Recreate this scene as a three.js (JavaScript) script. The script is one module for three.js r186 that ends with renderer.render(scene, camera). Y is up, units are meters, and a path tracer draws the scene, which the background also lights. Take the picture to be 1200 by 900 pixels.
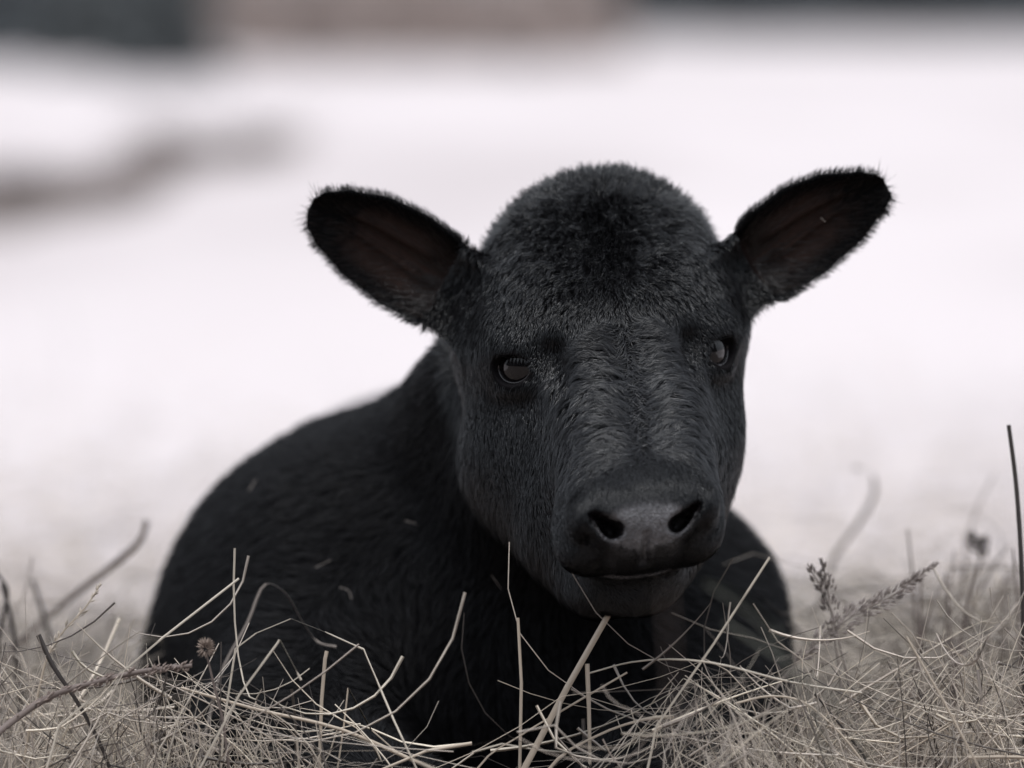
import * as THREE from 'three';
import { ImprovedNoise } from 'three/addons/math/ImprovedNoise.js';
import { mergeGeometries } from 'three/addons/utils/BufferGeometryUtils.js';

// ------------------------------------------------------------------ camera, sky, sun, exposure
const scene = new THREE.Scene();
const CAM_H = 0.58, DIST = 2.4, PITCH = THREE.MathUtils.degToRad(4.89), K = 0.000471 / 2.4;
const camera = new THREE.PerspectiveCamera(2 * THREE.MathUtils.radToDeg(Math.atan(450 * K)), 4 / 3, 0.05, 2000);
camera.position.set(0, CAM_H, DIST);
camera.rotation.x = -PITCH;
camera.updateMatrixWorld(true);
camera.focus = 2.37;
camera.userData.fStop = camera.getFocalLength() / 46;          // 46 mm wide aperture: a long lens, wide open

{ // overcast sky, three times brighter overhead than at the horizon
  const W = 64, H = 32, data = new Float32Array(W * H * 4);
  for (let j = 0; j < H; j++) for (let i = 0; i < W; i++) {
    const s = Math.max(0, Math.sin(((j + 0.5) / H - 0.5) * Math.PI)), l = (1 + 2 * s) / 2.9, o = (j * W + i) * 4;
    data[o] = 0.93 * l; data[o + 1] = 0.985 * l; data[o + 2] = 1.09 * l; data[o + 3] = 1;
  }
  const t = new THREE.DataTexture(data, W, H, THREE.RGBAFormat, THREE.FloatType);
  t.mapping = THREE.EquirectangularReflectionMapping; t.magFilter = THREE.LinearFilter; t.needsUpdate = true;
  scene.background = t; scene.environment = t;
}
const sun = new THREE.DirectionalLight(new THREE.Color(1, 0.96, 0.93), 1.3);
sun.position.set(0.4, 6, 1.2); sun.target.position.set(0, 0, -0.6);
sun.castShadow = true; sun.shadow.radius = 40; sun.shadow.mapSize.set(2048, 2048);
Object.assign(sun.shadow.camera, { left: -4, right: 4, top: 4, bottom: -4, near: 0.5, far: 20 });
scene.add(sun, sun.target);
const EXPOSURE = 1.4;

// ------------------------------------------------------------------ helpers
function rng(seed) { let s = seed | 0; return () => { s = (s + 0x6d2b79f5) | 0; let t = Math.imul(s ^ (s >>> 15), 1 | s); t = (t + Math.imul(t ^ (t >>> 7), 61 | t)) ^ t; return ((t ^ (t >>> 14)) >>> 0) / 4294967296; }; }
const perlin = new ImprovedNoise(), noise = (x, y, z) => perlin.noise(x + 51.3, y + 17.7, z + 33.1);
const V = (x, y, z) => new THREE.Vector3(x, y, z);
const clamp = (x, a, b) => Math.min(b, Math.max(a, x)), mix = (a, b, t) => a + (b - a) * t;
const sstep = (a, b, x) => { const t = clamp((x - a) / (b - a), 0, 1); return t * t * (3 - 2 * t); };
const CR = V(1, 0, 0), CU = V(0, Math.cos(PITCH), -Math.sin(PITCH)), CF = V(0, -Math.sin(PITCH), -Math.cos(PITCH));
// a point of the place from its direction in the photograph (1200 x 900) and its distance; d metres nearer than the calf's eyes
function P(u, v, d) {
  const dep = DIST - d;
  return V(0, CAM_H, DIST).addScaledVector(CR, (u - 600) * K * dep).addScaledVector(CU, -(v - 450) * K * dep).addScaledVector(CF, dep);
}
const taken = new Map();
function numbered(name) { const n = taken.get(name) ?? 0; taken.set(name, n + 1); return n ? name + '_' + String(n).padStart(3, '0') : name; }
function tag(o, label, category, group, kind) {
  if (label) o.userData.label = label;
  if (category) o.userData.category = category;
  if (group) o.userData.group = group;
  if (kind) o.userData.kind = kind;
  return o;
}
function mesh(name, geometry, material, parent) {
  const m = new THREE.Mesh(geometry, material);
  m.name = parent ? name : numbered(name); m.castShadow = m.receiveShadow = true;
  (parent ?? scene).add(m); return m;
}
function thing(name, at, label, category, group) {
  const g = new THREE.Group(); g.name = numbered(name); g.position.copy(at); scene.add(g);
  return tag(g, label, category, group);
}
const lin = (r, g, b) => new THREE.Color().setRGB(r, g, b);

// ------------------------------------------------------------------ terrain
function gH(x, z) {
  const hump = 0.105 * sstep(0.1, 0.3, z) + 0.13 * sstep(0.17, 0.3, x) * sstep(-0.25, 0.02, z) * (1 - sstep(0.1, 0.3, z))
    + 0.06 * sstep(-0.27, -0.42, x) * sstep(-0.3, 0.0, z) * (1 - sstep(0.1, 0.3, z));
  const near = 1 - sstep(3, 20, Math.hypot(x, z));
  return hump + near * 0.018 * noise(x * 3, 0.3, z * 3) + (1 - near) * 0.05 * noise(x * 0.15, 4, z * 0.15) - 0.004;
}
function bare(x, z) { // how far dead grass and earth show through the snow (0 snow, 1 bare)
  const blob = (cx, cz, rx, rz, a = 0) => { const c = Math.cos(a), s = Math.sin(a), dx = x - cx, dz = z - cz; return 1 - sstep(0.55, 1.1, Math.hypot((dx * c + dz * s) / rx, (dz * c - dx * s) / rz) + 0.18 * noise(x * 2.3, 9, z * 2.3)); };
  return Math.max(blob(-1.55, -10.6, 0.42, 2.6, 0.07), blob(-1.24, -15.6, 0.36, 2.2));
}
function sheet(xs, zs, height, tint) {
  const nx = xs.length, nz = zs.length, pos = new Float32Array(nx * nz * 3), col = new Float32Array(nx * nz * 3), uv = new Float32Array(nx * nz * 2), idx = [];
  for (let j = 0; j < nz; j++) for (let i = 0; i < nx; i++) {
    const o = j * nx + i; pos.set([xs[i], height(xs[i], zs[j]), zs[j]], o * 3); col.set(tint(xs[i], zs[j]), o * 3); uv.set([xs[i], zs[j]], o * 2);
    if (i && j) idx.push(o - nx - 1, o - 1, o - nx, o - nx, o - 1, o);
  }
  const g = new THREE.BufferGeometry();
  g.setAttribute('position', new THREE.BufferAttribute(pos, 3)); g.setAttribute('color', new THREE.BufferAttribute(col, 3)); g.setAttribute('uv', new THREE.BufferAttribute(uv, 2));
  g.setIndex(idx); g.computeVertexNormals(); return g;
}
function spread(lo, hi, step, grow) { // grid lines: fine near zero, growing outwards
  const a = []; for (let x = 0, s = step; x < hi; x += s, s *= grow) a.push(x); a.push(hi);
  const b = []; for (let x = -step, s = step; x > lo; x -= s, s *= grow) b.push(x); b.push(lo);
  return [...b.reverse(), ...a];
}
const soil = new THREE.MeshStandardMaterial({ vertexColors: true, roughness: 0.95 });
tag(mesh('ground', sheet(spread(-700, 700, 0.05, 1.09), spread(-1200, 300, 0.05, 1.07), gH, (x, z) => {
  const n = 0.5 + 0.5 * noise(x * 9, 1, z * 9), m = 0.5 + 0.5 * noise(x * 41, 2, z * 41), f = 0.6 + 0.5 * n + 0.3 * m;
  return [0.19 * f, 0.155 * f, 0.14 * f];
}), soil), null, null, null, 'structure');

const snowMat = new THREE.MeshStandardMaterial({ vertexColors: true, roughness: 0.9 });
{
  const xs = spread(-700, 700, 0.12, 1.05), zs = spread(-1200, 300, 0.08, 1.035);
  const h = (x, z) => {
    const out = Math.max(Math.abs(x) / 1.5, z > -0.2 ? 0 : (-0.2 - z) / 0.9) * sstep(1.2, -0.4, z) + 0.3 * noise(x * 1.7, 3, z * 1.7), edge = sstep(0.75, 1.3, out), b = Math.max(bare(x, z), 1 - sstep(0.55, 0.8, out)), near = 1 - sstep(4, 30, -z);
    return gH(x, z) + 0.05 * edge - 0.03 + near * 0.025 * noise(x * 2.2, 7, z * 2.2) * edge - 0.12 * b;
  };
  const t = (x, z) => { // old snow with ragged patches of dust and chaff, all over the field
    const n = 0.5 + 0.5 * noise(x * 0.9, 12, z * 0.3), m = 0.5 + 0.5 * noise(x * 0.35 + 7, 4, z * 0.12), g = 0.5 + 0.5 * noise(x * 5, 5, z * 3), f = 0.5 + 0.5 * noise(x * 17, 8, z * 11);
    const d = 0.03 + 0.26 * sstep(0.4, 0.75, n) * (0.5 + 0.5 * g) + 0.22 * sstep(0.45, 0.7, m) * (0.6 + 0.4 * f) + 0.06 * f;
    return [mix(0.635, 0.29, d), mix(0.58, 0.245, d), mix(0.575, 0.237, d)];
  };
  tag(mesh('snow_field', sheet(xs, zs, h, t), snowMat), null, null, null, 'structure');
}

// ------------------------------------------------------------------ far trees and shrubs
function leafCrown(r, n, shape, size) { // many small leaf clumps through a crown's volume
  const pos = new Float32Array(n * 12), idx = new Uint32Array(n * 6), p = V(), a = V(), b = V();
  for (let i = 0; i < n; i++) {
    shape(r, p); a.set(r() - 0.5, r() - 0.5, r() - 0.5).normalize(); b.set(r() - 0.5, r() - 0.5, r() - 0.5).cross(a).normalize();
    const s = size * (0.6 + 0.8 * r());
    [[-1, -0.4], [1, -0.5], [0.8, 0.5], [-0.7, 0.6]].forEach(([x, y], k) => { pos[i * 12 + k * 3] = p.x + s * (a.x * x + b.x * y); pos[i * 12 + k * 3 + 1] = Math.max(0.02, p.y + s * (a.y * x + b.y * y)); pos[i * 12 + k * 3 + 2] = p.z + s * (a.z * x + b.z * y); });
    idx.set([0, 1, 2, 0, 2, 3].map((q) => q + i * 4), i * 6);
  }
  const g = new THREE.BufferGeometry(); g.setAttribute('position', new THREE.BufferAttribute(pos, 3)); g.setIndex(new THREE.BufferAttribute(idx, 1)); g.computeVertexNormals(); return g;
}
function tube(points, radii, sides = 5, open = false) { // tapered tube through points
  const curve = points.length > 2 ? new THREE.CatmullRomCurve3(points, false, 'centripetal') : new THREE.LineCurve3(points[0], points[1]);
  const n = points.length > 2 ? (points.length - 1) * 4 : 2, fr = curve.computeFrenetFrames(n), pos = [], nor = [], idx = [];
  for (let i = 0; i <= n; i++) {
    const t = i / n, c = curve.getPoint(t), k = t * (radii.length - 1), q = Math.min(radii.length - 2, Math.floor(k)), r = mix(radii[q], radii[q + 1], k - q);
    for (let j = 0; j < sides; j++) { const a = j / sides * 2 * Math.PI, d = fr.normals[i].clone().multiplyScalar(Math.cos(a)).addScaledVector(fr.binormals[i], Math.sin(a)); pos.push(c.x + d.x * r, c.y + d.y * r, c.z + d.z * r); nor.push(d.x, d.y, d.z); }
  }
  for (let i = 0; i < n; i++) for (let j = 0; j < sides; j++) { const a = i * sides + j, b = i * sides + (j + 1) % sides; idx.push(a, b, a + sides, b, b + sides, a + sides); }
  if (!open) for (const [row, flip] of [[0, 1], [n, 0]]) { const c = curve.getPoint(row / n), q = pos.length / 3, t = curve.getTangent(row / n).multiplyScalar(flip ? -1 : 1); pos.push(c.x, c.y, c.z); nor.push(t.x, t.y, t.z); for (let j = 0; j < sides; j++) { const a = row * sides + j, b = row * sides + (j + 1) % sides; idx.push(...(flip ? [q, b, a] : [q, a, b])); } }
  const g = new THREE.BufferGeometry(); g.setAttribute('position', new THREE.Float32BufferAttribute(pos, 3)); g.setAttribute('normal', new THREE.Float32BufferAttribute(nor, 3)); g.setIndex(idx); return g;
}
const M = {
  bark: new THREE.MeshStandardMaterial({ color: lin(0.09, 0.075, 0.065), roughness: 0.95 }),
  evergreen: new THREE.MeshStandardMaterial({ color: lin(0.10, 0.113, 0.12), roughness: 0.8, side: THREE.DoubleSide }),
  evergreenPale: new THREE.MeshStandardMaterial({ color: lin(0.11, 0.122, 0.125), roughness: 0.8, side: THREE.DoubleSide }),
  brownLeaf: new THREE.MeshStandardMaterial({ color: lin(0.46, 0.39, 0.36), roughness: 0.9, side: THREE.DoubleSide }),
};
function farTree(name, label, category, group, at, hgt, wid, kind, seed) {
  const r = rng(seed), g = thing(name, at, label, category, group);
  if (kind === 'spruce') {
    mesh('trunk', tube([V(0, -0.1, 0), V(0, hgt * 0.5, 0), V(0, hgt * 0.97, 0)], [hgt * 0.03, hgt * 0.018, 0.01]), M.bark, g);
    mesh('crown', leafCrown(r, 2600, (q, p) => { const t = Math.pow(q(), 1.5), a = q() * 6.283, tier = 0.65 + 0.35 * Math.abs(Math.sin(t * 24)), w = wid * (1 - t) * tier * Math.sqrt(q()) + 0.03; p.set(Math.cos(a) * w, hgt * (0.03 + 0.97 * t) - 0.25 * w, Math.sin(a) * w); }, hgt * 0.03), seed % 2 ? M.evergreen : M.evergreenPale, g);
  } else {
    const tw = []; for (let i = 0; i < 26; i++) { const a = r() * 6.283, s = wid * (0.2 + 0.75 * r()), h = hgt * (0.5 + 0.5 * r()); tw.push(tube([V(Math.cos(a) * 0.1, -0.1, Math.sin(a) * 0.1), V(Math.cos(a) * s * 0.5, h * 0.55, Math.sin(a) * s * 0.5), V(Math.cos(a) * s, h, Math.sin(a) * s)], [0.04, 0.02, 0.005], 4)); }
    mesh('stems', mergeGeometries(tw), M.bark, g);
    mesh('crown', leafCrown(r, 2200, (q, p) => { const a = q() * 6.283, u = Math.pow(q(), 0.4), e = Math.acos(q()), k = 0.75 + 0.35 * noise(a * 1.2, seed, e * 2); p.set(Math.cos(a) * Math.sin(e) * wid * u * k, 0.1 + hgt * 0.92 * Math.cos(e) * u * k, Math.sin(a) * Math.sin(e) * wid * u * k); }, hgt * 0.035), kind === 'brown' ? M.brownLeaf : M.evergreen, g);
  }
  return g;
}
const horizonAt = (u, L) => V((u - 600) * K * L, gH((u - 600) * K * L, DIST - L) - 0.02, DIST - L);
[[15, 46, 3.6, 1.0, 'spruce', 1], [120, 40, 2.8, 0.6, 'spruce', 4], [195, 36, 2.2, 0.55, 'spruce', 2], [265, 58, 2.6, 0.6, 'spruce', 6], [-70, 52, 4.6, 1.3, 'spruce', 5]].forEach(([u, L, h, w, k, s]) =>
  farTree('spruce_tree', 'small dark spruce in the clump at the snow field edge', 'tree', 'dark spruces in the near clump', horizonAt(u, L), h, w, k, s));
[[300, 52, 1.6, 0.95], [375, 47, 1.5, 0.95], [455, 50, 1.7, 1.05], [535, 52, 1.6, 1.0], [610, 48, 1.5, 0.9], [675, 54, 1.6, 0.9]].forEach(([u, L, h, w], i) =>
  farTree('brown_shrub', 'round brown leafy shrub in the hedge across the snow', 'shrub', 'brown shrubs across the snow', horizonAt(u, L), h, w, 'brown', 11 + i));
[[745, 98, 4, 1.5], [820, 104, 5, 1.6], [895, 92, 4.5, 1.6], [965, 102, 5, 1.8], [1040, 95, 4, 1.6], [1110, 104, 5, 1.8], [1180, 94, 5, 1.7], [1250, 102, 5, 1.8]].forEach(([u, L, h, w], i) =>
  farTree('distant_spruce', 'tall dark spruce in the row at the far end of the snow field', 'tree', 'dark spruces in the far row', horizonAt(u, L), h, w, 'spruce', 21 + i));

// unseen spruces added behind the camera to keep low light off chest and eyes
[[-8.6, 1.2, 6.4], [-8.4, 3.4, 7.2], [-7.6, 5.6, 6.6], [-6.2, 7.4, 7.4], [-4.4, 8.6, 6.8], [-2.4, 9.2, 7.6], [-0.3, 9.6, 7.0], [1.8, 9.3, 7.5], [3.9, 8.8, 6.7], [5.8, 7.7, 7.3], [7.2, 5.9, 6.9], [8.2, 3.8, 7.4], [8.7, 1.5, 6.5]].forEach(([x, z, h], i) =>
  farTree('light_blocking_spruce', 'unseen dark spruce added to block low light before the calf', 'tree', 'unseen spruces added to block low front light', V(x, gH(x, z) - 0.02, z), h * 0.68, 1.8, 'spruce', 41 + i * 2));

// ------------------------------------------------------------------ the calf: one distance field for the whole body
const HP = { yaw: 10, pitch: -49, roll: 5, x: 0.0585, y: 0.0135, z: 0 };
const headM = new THREE.Matrix4();
{
  const rad = THREE.MathUtils.degToRad, R = new THREE.Matrix4().makeRotationZ(rad(HP.roll)).multiply(new THREE.Matrix4().makeRotationY(rad(HP.yaw))).multiply(new THREE.Matrix4().makeRotationX(rad(HP.pitch) * -1 * -1));
  const C = new THREE.Matrix4().makeBasis(CR, CU, CF.clone().negate()); C.setPosition(P(600, 450, 0));
  headM.copy(C).multiply(new THREE.Matrix4().makeTranslation(HP.x, HP.y, HP.z)).multiply(R).multiply(new THREE.Matrix4().makeScale(0.001, 0.001, 0.001));
}
const headInv = headM.clone().invert(), HE = headInv.elements;
const H2W = (x, y, z) => V(x, y, z).applyMatrix4(headM);
const headDir = (x, y, z) => V(x, y, z).transformDirection(headM);

const smin = (a, b, k) => { const h = Math.max(k - Math.abs(a - b), 0) / k; return Math.min(a, b) - h * h * k * 0.25; };
const smax = (a, b, k) => -smin(-a, -b, k);
function ell(x, y, z, cx, cy, cz, rx, ry, rz) {
  x = (x - cx) / rx; y = (y - cy) / ry; z = (z - cz) / rz;
  const k0 = Math.sqrt(x * x + y * y + z * z), k1 = Math.sqrt(x * x / (rx * rx) + y * y / (ry * ry) + z * z / (rz * rz));
  return k1 < 1e-9 ? -Math.min(rx, ry, rz) : k0 * (k0 - 1) / k1;
}
function cone(x, y, z, ax, ay, az, ra, bx, by, bz, rb) {
  const dx = bx - ax, dy = by - ay, dz = bz - az, t = clamp(((x - ax) * dx + (y - ay) * dy + (z - az) * dz) / (dx * dx + dy * dy + dz * dz), 0, 1);
  return Math.hypot(x - ax - dx * t, y - ay - dy * t, z - az - dz * t) - mix(ra, rb, t);
}
// eyes, in the head's own axes (mm): ball centre, viewing axis, and the axes of the lid opening
const EYE = { c: [46, 13, -9.5], r: 18.5, e: V(0.74, -0.53, 0.42).normalize() };
EYE.s = V(0, 0.66, 0.75).cross(EYE.e).normalize(); EYE.t = EYE.e.clone().cross(EYE.s);   // s: towards the nose side (+) of the lid line, t: up
const NOSE = [0, -130, 6];
const NOSTRIL = [];                                                                // filled in once the nose is known
const lean = (y, z) => -0.1 * Math.max(0, y - 10) + 0.135 * Math.max(0, -40 - y) + 0.07 * clamp(-36 - z, 0, 60);   // the skull is not quite symmetrical
function headField(px, y, z) {
  const x = Math.abs(px);
  let d = ell(x, y, z, 0, 54, -28, 82, 76, 64);                                   // skull
  d = smin(d, ell(x, y, z, 0, 44, 2, 54, 50, 36), 26);                            // domed forehead
  d = smin(d, ell(x, y, z, 0, 106, -6, 53, 36, 44), 30);                           // poll
  d = smin(d, cone(x, y, z, 0, 8, -24, 50, 0, -84, -30, 36), 22);                  // face and bridge
  d = smin(d, ell(x, y, z, 12, -62, -14, 26, 44, 28), 18);                         // broad bridge
  d = smin(d, ell(x, y, z, 45, 27, -8, 27, 22, 22), 16);                          // brow
  d = smin(d, ell(x, y, z, 31, -22, -62, 29.5, 52, 44), 22);
  d = smin(d, ell(x, y, z, 45, 14, -66, 35, 48, 42), 20);                           // temple
  d = smin(d, ell(x, y, z, 56, 68, -32, 22, 26, 26), 24);                          // below the poll, towards the ear                         // cheek
  d = smin(d, cone(x, y, z, 31, 4, -88, 33.5, 12, -90, -78, 23), 24);                // lower jaw
  d = smin(d, ell(x, y, z, 0, -97, -24, 42, 36, 35), 16);                         // muzzle
  d = smin(d, ell(x, y, z, 0, -113, -7, 36, 22, 22), 14);                         // nose
  d = smin(d, ell(x, y, z, 29.5, -106, -31, 17.5, 23, 18), 9);                        // upper lips
  let low = ell(x, y, z, 0, -101, -66, 28, 24.5, 23);                                // chin and lower lip
  d = smin(d, low, 7);
  d = smin(d, cone(x, y, z, 47, 28, 4, 16, 43, 88, 4, 16), 16);                    // edge of the forehead, from the brow to the poll
  // lids, then the lid opening
  const ex = x - EYE.c[0], ey = y - EYE.c[1], ez = z - EYE.c[2];
  if (ex * ex + ey * ey + ez * ez < 3600) {
    d = smin(d, Math.hypot(ex, ey, ez) - (EYE.r + 3.1), 9);
    const a = ex * EYE.s.x + ey * EYE.s.y + ez * EYE.s.z, b = ex * EYE.t.x + ey * EYE.t.y + ez * EYE.t.z, c = ex * EYE.e.x + ey * EYE.e.y + ez * EYE.e.z;
    d = smin(d, ell(a, b, c, 0, 12.6, 15.5, 12, 3.2, 5.0), 8);                         // fold of the upper lid
    d = smin(d, ell(a, b, c, 0, -11.4, 16, 9.5, 2.2, 2.6), 6);                       // rim of the lower lid
    d = smax(d, -smax(ell(a, b, c, -1, -0.2, 20, 11.6, 9.4, 13), (b - 7.3 - 0.1 * a) * 0.95, 4), 1.0);
    d = smax(d, -cone(a, b, c, -6, -2, 19, 3.4, -14, -6, 18, 0.8), 2.0);               // tear corner
  }
  d = smax(d, -ell(x, y, z, 39, -13, 14, 7, 13, 9), 11);                            // hollow at the inner corner of the eye
  // nostrils: comma shaped, running inwards
  if (y < -90 && z > -50) {
    let n = 99;
    for (const q of NOSTRIL) n = smin(n, cone(x, y, z, ...q), 2.5);
    d = smin(d, ell(x, y, z, 34, -116, -7, 7, 10, 12), 6);                           // wing of the nostril
    d = smax(d, -n, 2.6);
    d = smax(d, -cone(x, y, z, 0, -136, -6, 0.8, 0, -133, -30, 1.4), 4);          // philtrum
  }
  // mouth line
  d = smax(d, -ell(x, y, z, 2, -106, -44 - 0.006 * x * x, 40, 42, 1.3), 2.4);
  return d;
}
{ // comma-shaped nostrils, running inwards from the surface of the nose
  const on = (x, t) => { let y = -100 + 0.7071 * t, z = -24 + 0.7071 * t; for (let i = 0; i < 200; i++) { if (headField(x, y, z) > 0) break; y -= 0.3; z += 0.3; } return [x, y, z]; };
  const line = [[27.5, 1.5, 1.1], [25.5, -1, 2.0], [22.5, -4, 3.1], [19.5, -7, 3.9], [16.5, -9, 4.1]].map(([x, t, q]) => [...on(x, t), q]), list = [];
  line.forEach((a, i) => { if (i) list.push([...line[i - 1], ...a]); list.push([...a, a[0] + 2, a[1] + 3 * a[3], a[2] - 3 * a[3], a[3] * 0.9]); });
  NOSTRIL.push(...list);
}
// ears: leaf-shaped cupped shells
function ear(base, tip, look, L0, up, low) {
  const a = tip.clone().sub(base), len = a.length(); a.normalize();
  const b = look.clone().cross(a).normalize(); if (b.y < 0) b.negate();
  const n = a.clone().cross(b); if (n.dot(look) < 0) n.negate();
  const at = (tb, t) => { for (let i = 1; i < tb.length; i++) if (t < tb[i][0]) { const q = (t - tb[i - 1][0]) / (tb[i][0] - tb[i - 1][0]); return mix(tb[i - 1][1], tb[i][1], q * q * (3 - 2 * q) * 0.5 + q * 0.5); } return tb[tb.length - 1][1]; };
  return { base, a, b, n, len, at, up, low, local(x, y, z) {
    x -= base.x; y -= base.y; z -= base.z;
    const t = (x * a.x + y * a.y + z * a.z) / len, v = x * b.x + y * b.y + z * b.z, w = x * n.x + y * n.y + z * n.z;
    const hu = at(up, t) * L0, hl = at(low, t) * L0, mid = (hu - hl) / 2, hw = Math.max(0.0005, (hu + hl) / 2), s = (v - mid) / hw;
    return { t, v, w, s, hw, mid };
  }, field(x, y, z) {
    const q = this.local(x, y, z), tt = clamp(q.t, 0, 1), s = clamp(q.s, -1.6, 1.6);
    const cup = 0.017 * (1 - 0.55 * tt), w0 = cup * (s * s - 0.75) - 0.010 * Math.sin(Math.PI * tt) + (q.t < 0 ? 0 : 0)
      + 0.0032 * Math.exp(-Math.pow((s + 0.25 - 0.25 * tt) / 0.09, 2)) * sstep(0.1, 0.25, tt) * (1 - sstep(0.6, 0.85, tt)) + 0.0030 * Math.exp(-Math.pow((s - 0.28) / 0.1, 2)) * sstep(0.15, 0.3, tt) * (1 - sstep(0.65, 0.9, tt));
    const th = 0.0026, e1 = Math.abs(q.v - q.mid) - q.hw, e2 = (q.t - 1.0) * len, e3 = (-0.12 - q.t) * len;
    const qx = Math.max(e1, e2, e3) + th, qy = Math.abs(q.w - w0) * 0.8;
    return (Math.hypot(Math.max(qx, 0), qy) - th) * 0.75;
  } };
}
const earL = ear(P(540, 336, -0.05), P(362, 242, -0.05), V(-0.25, -0.05, 1).normalize(), 0.000485,
  [[-0.15, 36], [0.0, 44], [0.15, 49], [0.35, 54], [0.6, 52], [0.82, 40], [0.94, 27], [1.0, 11]], [[-0.15, 44], [0, 57], [0.14, 63], [0.36, 66], [0.61, 58], [0.84, 40], [0.95, 24], [1.0, 9]]);
const earR = ear(P(864, 320, -0.05), P(1041, 218, -0.05), V(0.3, -0.05, 1).normalize(), 0.000485,
  [[-0.15, 34], [0.0, 40], [0.1, 45], [0.25, 53], [0.47, 57], [0.67, 51], [0.88, 34], [0.96, 22], [1.0, 10]], [[-0.15, 36], [0, 45], [0.19, 55], [0.42, 57], [0.67, 47], [0.9, 27], [0.97, 16], [1.0, 8]]);

// trunk and limbs: [a, ra, b, rb, blend]
const BONES = [
  [H2W(0, 34, -84), 0.066, P(590, 610, -0.27), 0.085, 0.04],             // neck
  [P(572, 450, -0.14), 0.036, P(545, 560, -0.24), 0.058, 0.03],          // crest
  [P(590, 610, -0.27), 0.08, P(520, 740, -0.34), 0.12, 0.04],          // withers
  [P(472, 788, -0.30), 0.160, P(530, 790, -0.80), 0.160, 0.04],          // barrel
  [P(640, 790, -0.20), 0.105, P(560, 780, -0.35), 0.14, 0.05],           // brisket
  [P(772, 722, -0.24), 0.074, P(792, 852, -0.16), 0.068, 0.05],          // far shoulder and upper arm
  [P(400, 700, -0.22), 0.070, P(350, 880, -0.12), 0.064, 0.05],          // near shoulder and upper arm
  [P(350, 890, -0.12), 0.052, P(470, 962, 0.02), 0.036, 0.03],           // near forearm
  [P(470, 966, 0.02), 0.030, P(420, 1000, -0.12), 0.022, 0.02],          // near cannon folded under
  [P(792, 870, -0.14), 0.050, P(735, 958, 0.03), 0.034, 0.03],           // far forearm
  [P(735, 962, 0.03), 0.029, P(790, 1000, -0.10), 0.022, 0.02],          // far cannon folded under
  [P(480, 780, -0.86), 0.135, P(590, 800, -0.90), 0.13, 0.06],          // haunches
  [P(400, 860, -0.72), 0.075, P(330, 925, -0.55), 0.045, 0.04],          // hind stifle
  [P(330, 935, -0.55), 0.034, P(400, 950, -0.36), 0.022, 0.02],          // hind cannon
  [P(560, 740, -1.03), 0.022, P(640, 900, -0.98), 0.012, 0.03],          // tail
].map(([a, ra, b, rb, k]) => { // nothing of it below the turf
  const lift = (p, r) => { p.y = Math.max(p.y, gH(p.x, p.z) + r * 0.93); return p; };
  return [lift(a, ra), ra, lift(b, rb), rb, k];
});
const HC = H2W(0, -10, -40);
function field(x, y, z) {
  let d = 1e3;
  for (let i = 0; i < BONES.length; i++) {
    const B = BONES[i], a = B[0], b = B[2], q = cone(x, y, z, a.x, a.y, a.z, B[1], b.x, b.y, b.z, B[3]);
    d = d > 100 ? q : smin(d, q, B[4]);
  }
  if (d < 0.3) d += 0.0035 * noise(x * 14, y * 14, z * 14) + 0.006 * noise(x * 5, y * 5, z * 5);
  const hx = x - HC.x, hy = y - HC.y, hz = z - HC.z, far = Math.sqrt(hx * hx + hy * hy + hz * hz);
  if (far < 0.32) {
    const X = HE[0] * x + HE[4] * y + HE[8] * z + HE[12], Y = HE[1] * x + HE[5] * y + HE[9] * z + HE[13], Z = HE[2] * x + HE[6] * y + HE[10] * z + HE[14];
    d = smin(d, headField(X + lean(Y, Z), Y, Z) * 0.001, 0.02);
    d = smin(d, (x < HC.x ? earL : earR).field(x, y, z), 0.014);
  } else d = Math.min(d, far - 0.2);
  return d;
}
function gradient(x, y, z, e, out) {
  out.set(field(x + e, y, z) - field(x - e, y, z), field(x, y + e, z) - field(x, y - e, z), field(x, y, z + e) - field(x, y, z - e));
  return out.normalize();
}
function axis(lo, a, b, hi, coarse, fine) { const o = []; for (let x = lo; x < a; x += coarse) o.push(x); for (let x = a; x < b; x += fine) o.push(x); for (let x = b; x <= hi; x += coarse) o.push(x); return Float64Array.from(o); }
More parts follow.
